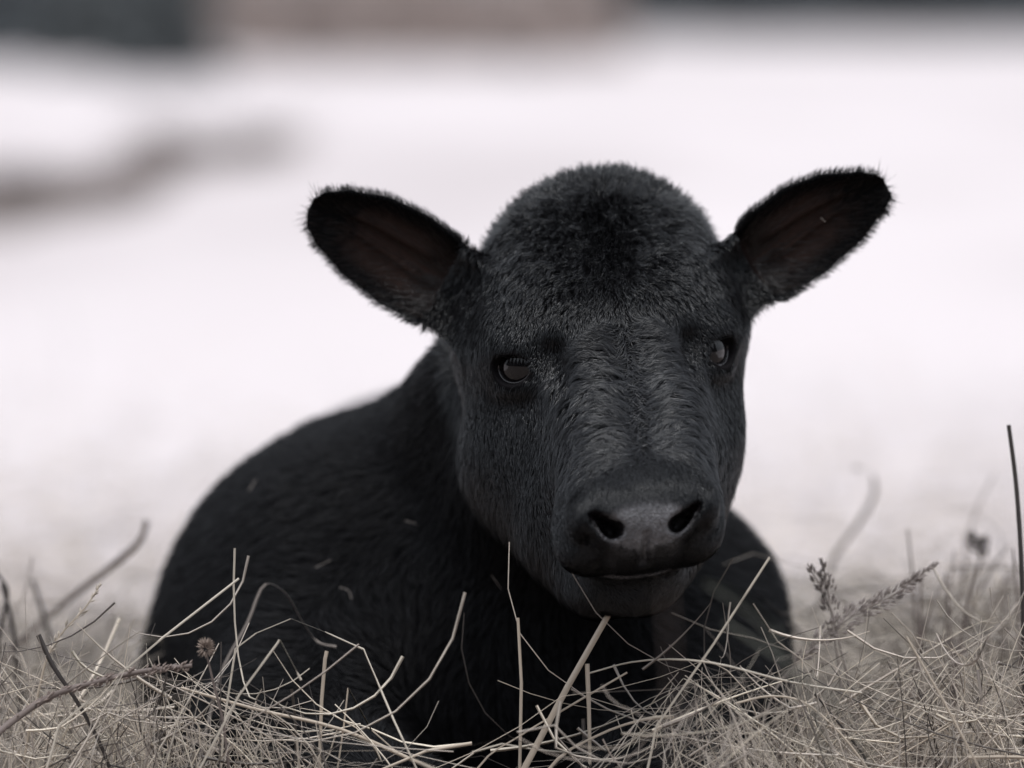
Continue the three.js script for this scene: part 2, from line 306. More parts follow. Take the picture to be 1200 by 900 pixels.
function netSurface(X, Y, Z) { // surface nets on a grid of uneven lines
  const nx = X.length, ny = Y.length, nz = Z.length, F = new Float32Array(nx * ny * nz).fill(1), at = (i, j, k) => (k * ny + j) * nx + i, Bk = 8;
  for (let k0 = 0; k0 < nz; k0 += Bk) for (let j0 = 0; j0 < ny; j0 += Bk) for (let i0 = 0; i0 < nx; i0 += Bk) {
    const i1 = Math.min(i0 + Bk, nx - 1), j1 = Math.min(j0 + Bk, ny - 1), k1 = Math.min(k0 + Bk, nz - 1);
    const half = 0.5 * Math.hypot(X[i1] - X[i0], Y[j1] - Y[j0], Z[k1] - Z[k0]), c = field((X[i0] + X[i1]) / 2, (Y[j0] + Y[j1]) / 2, (Z[k0] + Z[k1]) / 2), skip = Math.abs(c) > half * 1.7 + 0.004;
    for (let k = k0; k < Math.min(k0 + Bk, nz); k++) for (let j = j0; j < Math.min(j0 + Bk, ny); j++) for (let i = i0; i < Math.min(i0 + Bk, nx); i++) F[at(i, j, k)] = skip ? c : field(X[i], Y[j], Z[k]);
  }
  const id = new Int32Array(nx * ny * nz).fill(-1), pos = [], idx = [];
  const E = [[0, 1], [2, 3], [4, 5], [6, 7], [0, 2], [1, 3], [4, 6], [5, 7], [0, 4], [1, 5], [2, 6], [3, 7]], f = new Float64Array(8);
  for (let k = 0; k < nz - 1; k++) for (let j = 0; j < ny - 1; j++) for (let i = 0; i < nx - 1; i++) {
    let m = 0; for (let q = 0; q < 8; q++) { f[q] = F[at(i + (q & 1), j + (q >> 1 & 1), k + (q >> 2))]; if (f[q] < 0) m++; }
    if (!m || m === 8) continue;
    let x = 0, y = 0, z = 0, n = 0;
    for (const [a, b] of E) if ((f[a] < 0) !== (f[b] < 0)) { const t = f[a] / (f[a] - f[b]); x += mix(a & 1, b & 1, t); y += mix(a >> 1 & 1, b >> 1 & 1, t); z += mix(a >> 2, b >> 2, t); n++; }
    id[at(i, j, k)] = pos.length / 3; pos.push(mix(X[i], X[i + 1], x / n), mix(Y[j], Y[j + 1], y / n), mix(Z[k], Z[k + 1], z / n));
  }
  const quad = (a, b, c, d, flip) => { if (a < 0 || b < 0 || c < 0 || d < 0) return; flip ? idx.push(a, c, b, a, d, c) : idx.push(a, b, c, a, c, d); };
  for (let k = 1; k < nz - 1; k++) for (let j = 1; j < ny - 1; j++) for (let i = 1; i < nx - 1; i++) {
    const s = F[at(i, j, k)] < 0;
    if (s !== F[at(i + 1, j, k)] < 0) quad(id[at(i, j - 1, k - 1)], id[at(i, j, k - 1)], id[at(i, j, k)], id[at(i, j - 1, k)], !s);
    if (s !== F[at(i, j + 1, k)] < 0) quad(id[at(i - 1, j, k - 1)], id[at(i - 1, j, k)], id[at(i, j, k)], id[at(i, j, k - 1)], !s);
    if (s !== F[at(i, j, k + 1)] < 0) quad(id[at(i - 1, j - 1, k)], id[at(i, j - 1, k)], id[at(i, j, k)], id[at(i - 1, j, k)], !s);
  }
  return { pos: Float32Array.from(pos), idx: Uint32Array.from(idx) };
}
const S = netSurface(axis(-0.33, -0.13, 0.225, 0.30, 0.006, 0.0017), axis(-0.03, 0.225, 0.515, 0.54, 0.006, 0.0017), axis(-1.12, -0.125, 0.125, 0.16, 0.008, 0.0017));
const NV = S.pos.length / 3, nor = new Float32Array(NV * 3), hd = new Float32Array(NV * 3), tmp = V();
for (let i = 0; i < NV; i++) {
  let x = S.pos[i * 3], y = S.pos[i * 3 + 1], z = S.pos[i * 3 + 2];
  gradient(x, y, z, 0.0007, tmp); const d = clamp(field(x, y, z), -0.001, 0.001);
  x -= tmp.x * d; y -= tmp.y * d; z -= tmp.z * d; S.pos.set([x, y, z], i * 3); nor.set([tmp.x, tmp.y, tmp.z], i * 3);
  tmp.set(x, y, z).applyMatrix4(headInv); hd.set([tmp.x + lean(tmp.y, tmp.z), tmp.y, tmp.z], i * 3);
}
// regions of the coat, from a point in the head's axes (mm) and in the world
const noseT = (y, z) => ((y - NOSE[1]) + (z - NOSE[2])) * 0.7071;       // up the nose pad, mm
function padMask(x, y, z) {
  if (y > -97 || z < -44) return 0;
  const t = noseT(y, z), a = Math.abs(x);
  const pad = 1 - sstep(0.86, 1.08, Math.hypot(a / 28, (t + 5) / (t > -5 ? 11 : 17))), phil = (1 - sstep(9, 15, a)) * (1 - sstep(-36, -30, -t - 0)) * (t < 2 ? 1 : 0), lip = t < 0 && z > -42 ? (1 - sstep(16, 24, a)) * sstep(-38, -8, t) : 0;
  return Math.max(pad, lip, phil * 0);
}
const headMetric = (x, y, z) => Math.hypot(x / 104, (y - 8) / 160, (z + 30) / 92);   // below 1: the head, above: neck and trunk
function zone(wx, wy, wz, x, y, z) {
  const far = Math.hypot(wx - HC.x, wy - HC.y, wz - HC.z), head = 1 - sstep(0.98, 1.22, headMetric(x, y, z)), e = (wx < HC.x ? earL : earR), q = e.local(wx, wy, wz);
  const onEar = q.t > 0.06 && q.t < 1.08 && Math.abs(q.w) < 0.045 && Math.abs(q.s) < 1.4 ? sstep(0.04, 0.2, q.t) : 0;
  return { far, head, e, q, onEar, pad: head > 0 ? padMask(x, y, z) : 0 };
}
const uv = new Float32Array(NV * 2), bodyCol = new Float32Array(NV * 3), dens = new Float32Array(NV), padV = new Float32Array(NV);
for (let i = 0; i < NV; i++) {
  const wx = S.pos[i * 3], wy = S.pos[i * 3 + 1], wz = S.pos[i * 3 + 2], x = hd[i * 3], y = hd[i * 3 + 1], z = hd[i * 3 + 2], Z = zone(wx, wy, wz, x, y, z);
  uv[i * 2] = x * 0.028; uv[i * 2 + 1] = noseT(y, z) * 0.028;
  const inner = Z.onEar * sstep(0.2, 0.6, nor[i * 3] * Z.e.n.x + nor[i * 3 + 1] * Z.e.n.y + nor[i * 3 + 2] * Z.e.n.z) * (1 - sstep(0.45, 0.8, Math.abs(Z.q.s))) * (1 - sstep(0.55, 0.85, Z.q.t + 0.12 * noise(x * 0.2, y * 0.2, z * 0.2)));
  const ex = Math.abs(x) - EYE.c[0], ey = y - EYE.c[1], ez = z - EYE.c[2], eyeD = Math.hypot(ex, ey, ez), a = ex * EYE.s.x + ey * EYE.s.y + ez * EYE.s.z, b = ex * EYE.t.x + ey * EYE.t.y + ez * EYE.t.z, c = ex * EYE.e.x + ey * EYE.e.y + ez * EYE.e.z;
  const lid = c > 5 && eyeD < 30 ? 1 - sstep(1.0, 1.14, Math.hypot((a + 1) / 12.2, (b + 0.6) / 10.2)) : 0;
  const s = 0.7 + 0.6 * (0.5 + 0.5 * noise(x * 0.16, y * 0.16, z * 0.16));
  const base = [0.006, 0.006, 0.0066];
  let col = base;
  if (inner > 0) col = [mix(col[0], 0.042, inner), mix(col[1], 0.027, inner), mix(col[2], 0.023, inner)];
  if (Z.pad > 0) { const g = 0.24 * s * (0.75 + 0.5 * noise(x * 0.9, y * 0.9, z * 0.9)); col = [mix(col[0], g * 0.97, Z.pad), mix(col[1], g * 0.98, Z.pad), mix(col[2], g * 1.04, Z.pad)]; }
  if (lid > 0) col = [mix(col[0], 0.012, lid), mix(col[1], 0.011, lid), mix(col[2], 0.012, lid)];
  bodyCol.set(col, i * 3); padV[i] = Z.pad;
  const lowLip = Z.head > 0 && y < -112 && z < -44.5 - 0.006 * x * x && z > -52 ? (1 - sstep(16, 24, Math.abs(x))) * sstep(-49.5, -47.5, z + 0.006 * x * x) : 0; if (lowLip > 0) { bodyCol.set([mix(col[0], 0.1, lowLip), mix(col[1], 0.098, lowLip), mix(col[2], 0.104, lowLip)], i * 3); padV[i] = Math.max(padV[i], lowLip); }
  const mouth = Z.head > 0 && y < -100 && Math.abs(z + 44 + 0.006 * x * x) < 2.2 ? 1 : 0, nostril = Z.head > 0 && y < -98 && z > -26 && NOSTRIL.some((q) => cone(Math.abs(x), y, z, ...q) < 0.9) ? 1 : 0;
  if (nostril) bodyCol.set([0.012, 0.010, 0.011], i * 3);
  dens[i] = mix(0.16, 1, Z.head) * (1 - Z.pad) * (1 - lid) * (mouth ? 0.05 : 1) * (1 - lowLip) * (nostril ? 0 : 1) * mix(1, 0.9, inner) * (wz < -0.42 ? 0.1 : 1);
  if (Z.onEar > 0) dens[i] *= 1 + 4 * Z.onEar * (1 - inner) * sstep(0.75, 1, Math.abs(Z.q.s));
  if (y < -85 && Z.head > 0.5) dens[i] *= 1.5 + 2.5 * (1 - sstep(-104, -92, y));
}
const calf = thing('calf', V(0, 0, -0.3), 'black calf lying in dry grass with its ears out, facing forward', 'calf');
const toCalf = (arr) => { for (let i = 2; i < arr.length; i += 3) arr[i] += 0.3; return arr; };
// skin textures: fine leathery bumps
const leather = (() => {
  const N = 256, r = rng(7), data = new Uint8Array(N * N * 4), pts = []; for (let i = 0; i < 900; i++) pts.push([r() * N, r() * N]);
  const G = 16, cell = N / G, grid = Array.from({ length: G * G }, () => []); pts.forEach((p) => grid[Math.floor(p[1] / cell) * G + Math.floor(p[0] / cell)].push(p));
  for (let y = 0; y < N; y++) for (let x = 0; x < N; x++) {
    let d1 = 1e9, d2 = 1e9; const gx = Math.floor(x / cell), gy = Math.floor(y / cell);
    for (let j = -1; j < 2; j++) for (let i = -1; i < 2; i++) for (const p of grid[((gy + j + G) % G) * G + (gx + i + G) % G]) { let dx = Math.abs(p[0] - x), dy = Math.abs(p[1] - y); dx = Math.min(dx, N - dx); dy = Math.min(dy, N - dy); const d = Math.hypot(dx, dy); if (d < d1) { d2 = d1; d1 = d; } else if (d < d2) d2 = d; }
    const v = clamp((d2 - d1) / 5, 0, 1) * 200 + 55 * r(); data.set([v, v, v, 255], (y * N + x) * 4);
  }
  const t = new THREE.DataTexture(data, N, N); t.wrapS = t.wrapT = THREE.RepeatWrapping; t.magFilter = THREE.LinearFilter; t.needsUpdate = true; return t;
})();
const skinMat = new THREE.MeshPhysicalMaterial({ vertexColors: true, roughness: 0.9, specularIntensity: 0.06 });
const padMat = new THREE.MeshPhysicalMaterial({ vertexColors: true, roughness: 0.4, bumpMap: leather, bumpScale: 0.0012, specularIntensity: 1, clearcoat: 0.35, clearcoatRoughness: 0.3 });
{
  const plain = [], pad = [];
  for (let i = 0; i < S.idx.length; i += 3) { const a = S.idx[i], b = S.idx[i + 1], c = S.idx[i + 2]; (padV[a] + padV[b] + padV[c] > 1.2 ? pad : plain).push(a, b, c); }
  const g = new THREE.BufferGeometry();
  g.setAttribute('position', new THREE.BufferAttribute(toCalf(S.pos.slice()), 3)); g.setAttribute('normal', new THREE.BufferAttribute(nor, 3)); g.setAttribute('uv', new THREE.BufferAttribute(uv, 2)); g.setAttribute('color', new THREE.BufferAttribute(bodyCol, 3));
  g.setIndex(new THREE.BufferAttribute(Uint32Array.from([...plain, ...pad].length ? plain.concat(pad) : []), 1)); g.addGroup(0, plain.length, 0); g.addGroup(plain.length, pad.length, 1);
  mesh('body', g, [skinMat, padMat], calf);
}
console.log('body', NV, S.idx.length / 3);

// ------------------------------------------------------------------ the coat
function furGeometry(count, seed, pick) {
  const r = rng(seed), T = S.idx.length / 3, cum = new Float64Array(T); let sum = 0;
  for (let i = 0; i < T; i++) {
    const a = S.idx[i * 3] * 3, b = S.idx[i * 3 + 1] * 3, c = S.idx[i * 3 + 2] * 3, p = S.pos;
    const ux = p[b] - p[a], uy = p[b + 1] - p[a + 1], uz = p[b + 2] - p[a + 2], vx = p[c] - p[a], vy = p[c + 1] - p[a + 1], vz = p[c + 2] - p[a + 2];
    sum += Math.hypot(uy * vz - uz * vy, uz * vx - ux * vz, ux * vy - uy * vx) * pick((p[a] + p[b] + p[c]) / 3, (p[a + 1] + p[b + 1] + p[c + 1]) / 3, (p[a + 2] + p[b + 2] + p[c + 2]) / 3) * (dens[a / 3] + dens[b / 3] + dens[c / 3]) / 3;
    cum[i] = sum;
  }
  const pos = new Float32Array(count * 21), nrm = new Float32Array(count * 21), col = new Float32Array(count * 21), idx = new Uint32Array(count * 15);
  const p = V(), n = V(), h = V(), fl = V(), side = V(), w = V(), c = V(), q = V(), prev = V(), tng = V(), N2 = V();
  for (let i = 0; i < count; i++) {
    const target = (i + r()) / count * sum; let lo = 0, hi = T - 1; while (lo < hi) { const m = (lo + hi) >> 1; cum[m] < target ? lo = m + 1 : hi = m; }
    let b1 = r(), b2 = r(); if (b1 + b2 > 1) { b1 = 1 - b1; b2 = 1 - b2; } const b0 = 1 - b1 - b2, A = S.idx[lo * 3] * 3, B = S.idx[lo * 3 + 1] * 3, C = S.idx[lo * 3 + 2] * 3;
    p.set(b0 * S.pos[A] + b1 * S.pos[B] + b2 * S.pos[C], b0 * S.pos[A + 1] + b1 * S.pos[B + 1] + b2 * S.pos[C + 1], b0 * S.pos[A + 2] + b1 * S.pos[B + 2] + b2 * S.pos[C + 2]);
    n.set(b0 * nor[A] + b1 * nor[B] + b2 * nor[C], b0 * nor[A + 1] + b1 * nor[B + 1] + b2 * nor[C + 1], b0 * nor[A + 2] + b1 * nor[B + 2] + b2 * nor[C + 2]).normalize();
    h.copy(p).applyMatrix4(headInv); h.x += lean(h.y, h.z);
    const Z = zone(p.x, p.y, p.z, h.x, h.y, h.z), sg = h.x < 0 ? -1 : 1, ax = Math.abs(h.x);
    let len, wid, lift, clump, wave = 0, cell, tone = 1, brown = 0;
    if (Z.onEar > 0.3) {
      const e = Z.e, back = n.dot(e.n) < 0.1, rim = sstep(0.6, 1.0, Math.abs(Z.q.s));
      fl.copy(e.a).multiplyScalar(0.8).addScaledVector(e.b, Math.sign(Z.q.s) * (0.3 + 0.9 * rim)).addScaledVector(e.n, back ? -0.1 : 0.25);
      len = mix(0.0045, 0.0058, rim); wid = 0.00028; lift = mix(0.3, 0.55, rim); clump = 0.3; cell = 0.003; if (!back && rim < 0.7) { brown = 1; len *= 1.9; wid *= 0.85; tone = 2.4; }
    } else if (Z.head > 0.02) {
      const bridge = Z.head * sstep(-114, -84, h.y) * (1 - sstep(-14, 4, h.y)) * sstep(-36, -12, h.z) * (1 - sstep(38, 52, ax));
      const top = sstep(-6, 30, h.y) * (1 - 0.85 * sstep(24, 60, ax + 6 * noise(h.x * 0.05, h.y * 0.05, 3)) * (1 - sstep(70, 110, h.y))) * sstep(-50, -20, h.z + 0.6 * (h.y - 20)), muz = 1 - sstep(-104, -82, h.y), ex = ax - EYE.c[0], ez = h.z - EYE.c[2], eyeY = h.y - EYE.c[1], eyeD = Math.hypot(ex, eyeY, ez), nearEye = 1 - sstep(20, 32, eyeD), jaw = sstep(-50, -85, h.z);
      // lie of the hair, in the head's axes: down the face and backwards along the cheeks
      let fx = 0.35 * sg * sstep(4, 30, ax), fy = -0.75, fz = -0.5 * sstep(30, 60, ax) - 0.5 * jaw;
      const mid = sstep(2, 40, ax);                                            // the bridge parts in the middle and arches over to the sides
      fx = mix(fx, sg * 1.0, bridge); fy = mix(fy, mix(mix(-0.9, 0.6, sstep(0.5, 3, ax)), -0.75, mid), bridge); if (bridge > 0.2 && ax < 3 && r() < 0.5) fx = -fx * 0.6; fz = mix(fz, -0.25, bridge);
      fx += top * 0.5 * sg * sstep(0, 12, ax); fy = mix(fy, -0.55, top);
      const crown = sstep(84, 112, h.y); fy = mix(fy, 0.9, crown); fx = mix(fx, sg * 0.25, crown);
      const wob = mix(0.3, 0.6, top), s1 = mix(0.05, 0.11, top); fx += wob * noise(h.x * s1, h.y * s1, h.z * s1) * 1.6; fy += wob * noise(h.x * s1 + 40, h.y * s1, h.z * s1) * 1.6;
      if (nearEye > 0) { const bx = ex, by = 0.66 * eyeY + 0.75 * ez; fx = mix(fx, sg * (bx > 0 ? 0.6 : -0.1), nearEye * 0.6); fy = mix(fy, by > 0 ? 0.25 : -0.7, nearEye * 0.6); fz = mix(fz, -0.6, nearEye * 0.5); }
      fl.set(fx, fy, fz).transformDirection(headM);
      len = mix(0.0055, 0.0074, top); len = mix(len, 0.0105, bridge); len = mix(len, 0.011, jaw * (1 - muz)); ; len = mix(len, 0.0034, muz * (1 - bridge)); len = mix(len, 0.0032, nearEye); len = mix(len, 0.0075, crown * 0.9);
      len = mix(0.0125, len, Z.head); tone = 1;
      wid = mix(0.00022, 0.00016, muz); wid = mix(wid, 0.00028, Math.max(top, bridge));
      lift = mix(0.19, 0.85, top); lift = mix(lift, 0.2, bridge); lift = mix(lift, 0.2, muz * (1 - bridge)); lift = mix(lift, 0.14, nearEye); lift = mix(lift, 0.9, crown); lift = mix(0.28, lift, Z.head); lift = mix(lift, 0.45, jaw * 0.5);
      clump = mix(0.35, 1.05, Math.max(top * 0.85, bridge)); clump *= 1 - 0.8 * Math.max(muz, nearEye); cell = mix(mix(0.0030, 0.0036, top), 0.0046, bridge); wave = 0.0011 * bridge + 0.0007 * top;
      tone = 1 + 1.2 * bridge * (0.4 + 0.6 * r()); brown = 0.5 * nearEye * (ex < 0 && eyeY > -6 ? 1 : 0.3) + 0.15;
    } else {
      fl.set(0.1 * noise(p.x * 9, p.y * 9, p.z * 9) + mix(0.35, -0.35, sstep(0.08, -0.2, p.x)), -0.75, -0.55); fl.x += 0.8 * noise(p.x * 16, p.y * 16, p.z * 16); fl.y += 0.5 * noise(p.x * 13 + 5, p.y * 13, p.z * 13);
      len = 0.012; wid = 0.0006; lift = 0.28; clump = 0.5; cell = 0.009; brown = 0.1;
    }
    fl.addScaledVector(n, -fl.dot(n)).normalize();
    fl.x += (r() - 0.5) * 0.24; fl.y += (r() - 0.5) * 0.24; fl.z += (r() - 0.5) * 0.24; fl.addScaledVector(n, -fl.dot(n)).normalize();
    len *= 0.65 + 0.6 * r(); lift *= 0.6 + 0.8 * r();
    // hairs of one tuft lean together: towards the centre of their cell
    const jx = Math.floor(p.x / cell), jy = Math.floor(p.y / cell), jz = Math.floor(p.z / cell), hs = (k) => { const s = Math.sin(jx * 127.1 + jy * 311.7 + jz * 74.7 + k * 191.3) * 43758.5453; return s - Math.floor(s); };
    c.set((jx + 0.5 + 0.5 * (hs(1) - 0.5)) * cell, (jy + 0.5 + 0.5 * (hs(2) - 0.5)) * cell, (jz + 0.5 + 0.5 * (hs(3) - 0.5)) * cell).sub(p); c.addScaledVector(n, -c.dot(n)).multiplyScalar(clump);
    side.crossVectors(n, fl).normalize(); const roll = (r() - 0.5) * 1.3; w.copy(side).multiplyScalar(Math.cos(roll)).addScaledVector(n, Math.sin(roll)); if (tng.crossVectors(w, fl).dot(n) < 0) w.negate();   // front face outwards
    lift *= 0.8 + 0.5 * hs(4); const bend = (hs(5) - 0.5) * 0.9 * clump, ph = hs(6) * 6.28;
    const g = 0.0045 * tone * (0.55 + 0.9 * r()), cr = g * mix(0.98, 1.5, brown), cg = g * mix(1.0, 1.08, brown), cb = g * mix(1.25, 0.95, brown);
    prev.copy(p).addScaledVector(n, -0.0006);
    for (let s = 0; s < 4; s++) {
      const t = s / 3, o = i * 21 + (s < 3 ? s * 6 : 18);
      q.copy(p).addScaledVector(n, s ? len * lift * (t * 1.5 - 0.8 * t * t) : -0.0006).addScaledVector(fl, len * Math.sqrt(Math.max(0.1, 1 - lift * lift * 0.6)) * t).addScaledVector(side, len * bend * t * t + wave * Math.sin(ph + t * 5)).addScaledVector(c, t * 0.8);
      tng.copy(q).sub(prev).normalize(); N2.crossVectors(w, tng).normalize(); if (N2.dot(n) < 0) N2.negate(); N2.lerp(n, 0.2).normalize();
      const hw = wid * [0.5, 0.46, 0.3, 0][s];
      if (s < 3) for (const [k, m] of [[0, -1], [1, 1]]) { const f = 0.45 * m; pos.set([q.x + w.x * hw * m, q.y + w.y * hw * m, q.z + w.z * hw * m + 0.3], o + k * 3); nrm.set([N2.x + w.x * f, N2.y + w.y * f, N2.z + w.z * f], o + k * 3); col.set([cr, cg, cb], o + k * 3); }
      else { pos.set([q.x, q.y, q.z + 0.3], o); nrm.set([N2.x, N2.y, N2.z], o); col.set([cr, cg, cb], o); }
      prev.copy(q);
    }
    const v = i * 7; idx.set([v, v + 1, v + 2, v + 1, v + 3, v + 2, v + 2, v + 3, v + 4, v + 3, v + 5, v + 4, v + 4, v + 5, v + 6], i * 15);
  }
  const g = new THREE.BufferGeometry();
  g.setAttribute('position', new THREE.BufferAttribute(pos, 3)); g.setAttribute('normal', new THREE.BufferAttribute(nrm, 3)); g.setAttribute('color', new THREE.BufferAttribute(col, 3)); g.setIndex(new THREE.BufferAttribute(idx, 1));
  return g;
}
const furMat = new THREE.MeshPhysicalMaterial({ vertexColors: true, roughness: 0.28, specularIntensity: 1, specularColor: lin(0.95, 0.98, 1), side: THREE.DoubleSide });
const headNear = (x, y, z) => { const X = HE[0] * x + HE[4] * y + HE[8] * z + HE[12], Y = HE[1] * x + HE[5] * y + HE[9] * z + HE[13], Z = HE[2] * x + HE[6] * y + HE[10] * z + HE[14]; return 1 - sstep(1.0, 1.18, headMetric(X, Y, Z)); };
const bodyFurMat = new THREE.MeshPhysicalMaterial({ vertexColors: true, roughness: 0.6, specularIntensity: 0.3, side: THREE.DoubleSide });   // trunk coat longer and duller than the face, sheen cut further to imitate shade
const isEar = (x, y, z) => { const q = (x < HC.x ? earL : earR).local(x, y, z); return q.t > 0.05 && q.t < 1.1 && Math.abs(q.w) < 0.05 && Math.abs(q.s) < 1.4 ? 1 : 0; };
mesh('coat', furGeometry(260000, 3, (x, y, z) => Math.max(headNear(x, y, z), isEar(x, y, z))), furMat, calf).userData.kind = 'stuff';
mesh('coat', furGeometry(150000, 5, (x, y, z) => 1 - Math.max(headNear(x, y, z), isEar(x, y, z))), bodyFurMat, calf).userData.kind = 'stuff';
console.log('fur done');

// eyes
const eyeMat = new THREE.MeshPhysicalMaterial({ color: lin(0.006, 0.005, 0.0055), roughness: 0.3, specularIntensity: 0, clearcoat: 1, clearcoatRoughness: 0.02 });
const skinMat0 = new THREE.MeshStandardMaterial({ color: lin(0.006, 0.006, 0.006), roughness: 0.5 });
const rimMat = new THREE.MeshPhysicalMaterial({ color: lin(0.02, 0.018, 0.019), roughness: 0.22, clearcoat: 0.8, clearcoatRoughness: 0.15 });
for (const sg of [-1, 1]) {
  const at = H2W(sg * EYE.c[0], EYE.c[1], EYE.c[2]).sub(calf.position);
  const eye = mesh('eye', new THREE.SphereGeometry((EYE.r + 0.5) * 0.001, 48, 32), eyeMat, calf); eye.position.copy(at);
  const e = headDir(sg * EYE.e.x, EYE.e.y, EYE.e.z), s = headDir(sg * EYE.s.x, EYE.s.y, EYE.s.z), t = headDir(sg * EYE.t.x, EYE.t.y, EYE.t.z), pts = [];
  for (let i = 0; i < 22; i++) { const a = Math.PI * (0.93 + 1.14 * i / 21), A = -1 + 10.8 * Math.cos(a), B = Math.min(6.6 + 0.1 * A, -0.2 + 8.7 * Math.sin(a)), Cc = Math.sqrt(Math.max(1, (EYE.r + 0.9) ** 2 - A * A - B * B)); pts.push(V(0, 0, 0).addScaledVector(s, A * 0.001).addScaledVector(t, B * 0.001).addScaledVector(e, Cc * 0.001)); }
  mesh('eyelid_rim', new THREE.TubeGeometry(new THREE.CatmullRomCurve3(pts), 70, 0.00055, 8, false), rimMat, eye);
  const lash = [], lr = rng(70 + sg);
  for (let i = 0; i < 15; i++) { const A = -9 + 19 * lr(), B = 6.6 + 0.1 * A, Cc = Math.sqrt((EYE.r + 1.4) ** 2 - A * A - B * B), l = 5 + 4 * lr(), p0 = V(0, 0, 0).addScaledVector(s, A * 0.001).addScaledVector(t, B * 0.001).addScaledVector(e, Cc * 0.001);
    const q = (k, dn, up2) => p0.clone().addScaledVector(e, l * k * 0.001).addScaledVector(t, (dn + up2) * 0.001).addScaledVector(s, A * 0.02 * k * 0.001 * l); lash.push(tube([p0, q(0.5, -0.9 + 0.6 * lr(), 0), q(1, -0.6 + lr(), 0.9 * lr())], [0.00009, 0.00003], 4)); }
  mesh('eyelashes', mergeGeometries(lash), skinMat0, eye);
}

// GRASS START ------------------------------------------------------------------ dry grass, stalks and twigs
class Strands { // many thin tapered three-sided stems in one geometry
  constructor() { this.pos = []; this.nor = []; this.col = []; this.idx = []; }
  add(pts, radius, color, taper = 0.25, flat = 1) {
    const n = pts.length, base = this.pos.length / 3, t = V(), a = V(), b = V(), d = V();
    for (let i = 0; i < n; i++) {
      t.copy(pts[Math.min(n - 1, i + 1)]).sub(pts[Math.max(0, i - 1)]).normalize(); a.set(Math.abs(t.y) > 0.8 ? 1 : 0, Math.abs(t.y) > 0.8 ? 0 : 1, 0.13).cross(t).normalize(); b.crossVectors(t, a);
      const r = radius * mix(1, taper, i / (n - 1));
      for (let k = 0; k < 3; k++) { const q = k * 2.0944 + 0.4; d.copy(a).multiplyScalar(Math.cos(q) * flat).addScaledVector(b, Math.sin(q)); this.pos.push(pts[i].x + d.x * r, pts[i].y + d.y * r, pts[i].z + d.z * r); this.nor.push(d.x, d.y, d.z); this.col.push(...color); }
      if (i) for (let k = 0; k < 3; k++) { const p = base + (i - 1) * 3 + k, q = base + (i - 1) * 3 + (k + 1) % 3; this.idx.push(p, q, p + 3, q, q + 3, p + 3); }
    }
  }
  build() {
    const g = new THREE.BufferGeometry();
    g.setAttribute('position', new THREE.Float32BufferAttribute(this.pos, 3)); g.setAttribute('normal', new THREE.Float32BufferAttribute(this.nor, 3)); g.setAttribute('color', new THREE.Float32BufferAttribute(this.col, 3)); g.setIndex(this.idx); return g;
  }
}
const strawTones = [[0.72, 0.63, 0.52], [0.60, 0.53, 0.45], [0.78, 0.70, 0.58], [0.34, 0.29, 0.25], [0.54, 0.48, 0.42], [0.10, 0.085, 0.075], [0.68, 0.60, 0.52]];
const strawMat = new THREE.MeshPhysicalMaterial({ vertexColors: true, roughness: 0.5 });
const topRow = [[-80, 715], [60, 745], [190, 768], [300, 800], [400, 852], [480, 885], [620, 888], [700, 872], [760, 820], [820, 765], [900, 772], [960, 750], [1060, 745], [1140, 715], [1200, 700], [1300, 700]];
const topAt = (u) => { for (let i = 1; i < topRow.length; i++) if (u < topRow[i][0]) return mix(topRow[i - 1][1], topRow[i][1], (u - topRow[i - 1][0]) / (topRow[i][0] - topRow[i - 1][0])); return 745; };
function stem(S2, r, root, apexH, tone, radius, style) {
  const az = r() * 6.283, h = Math.max(0.02, apexH - root.y), pts = [], n = 8;
  if (style < 0.45) { // leaning, with a drooping tip
    const lean = h * (0.2 + 1.1 * r()), droop = h * (0.1 + 0.5 * r()), kink = (r() - 0.5) * 0.5;
    for (let i = 0; i < n; i++) { const t = i / (n - 1), o = lean * Math.pow(t, 1.5), a = az + kink * t; pts.push(V(root.x + Math.cos(a) * o, root.y - 0.02 + (h + 0.02) * Math.sin(t * 1.5) - droop * Math.pow(Math.max(0, t - 0.55) / 0.45, 2) * 0.7, root.z + Math.sin(a) * o * 0.6)); }
  } else if (style < 0.8) { // lying across the rest, weakly arched
    const len = 0.06 + 0.16 * r(), y = root.y + h * (0.25 + 0.65 * r()), tilt = (r() - 0.5) * 0.7, bow = (r() - 0.4) * 0.03, c = (r() - 0.5) * 1.0;
    for (let i = 0; i < n; i++) { const t = i / (n - 1) - 0.5, a = az + c * t; pts.push(V(root.x + Math.cos(a) * t * len, Math.max(root.y * 0.5, y + tilt * t * len + bow * (1 - 4 * t * t)), root.z + Math.sin(a) * t * len * 0.7)); }
  } else { // fine curl
    const R = 0.008 + 0.02 * r(), turn = (1.5 + 3 * r()) * (r() < 0.5 ? -1 : 1), y = root.y + h * (0.3 + 0.65 * r()), tx = r() * 6.283;
    for (let i = 0; i < n; i++) { const t = i / (n - 1), a = tx + turn * t; pts.push(V(root.x + Math.cos(az) * R * Math.cos(a) + (t - 0.5) * R, y + R * Math.sin(a), root.z + Math.sin(az) * R * Math.cos(a))); }
  }
  const f = 0.75 + 0.5 * r(); S2.add(pts, radius, tone.map((c) => c * f), style < 0.8 ? 0.3 : 0.6);
}
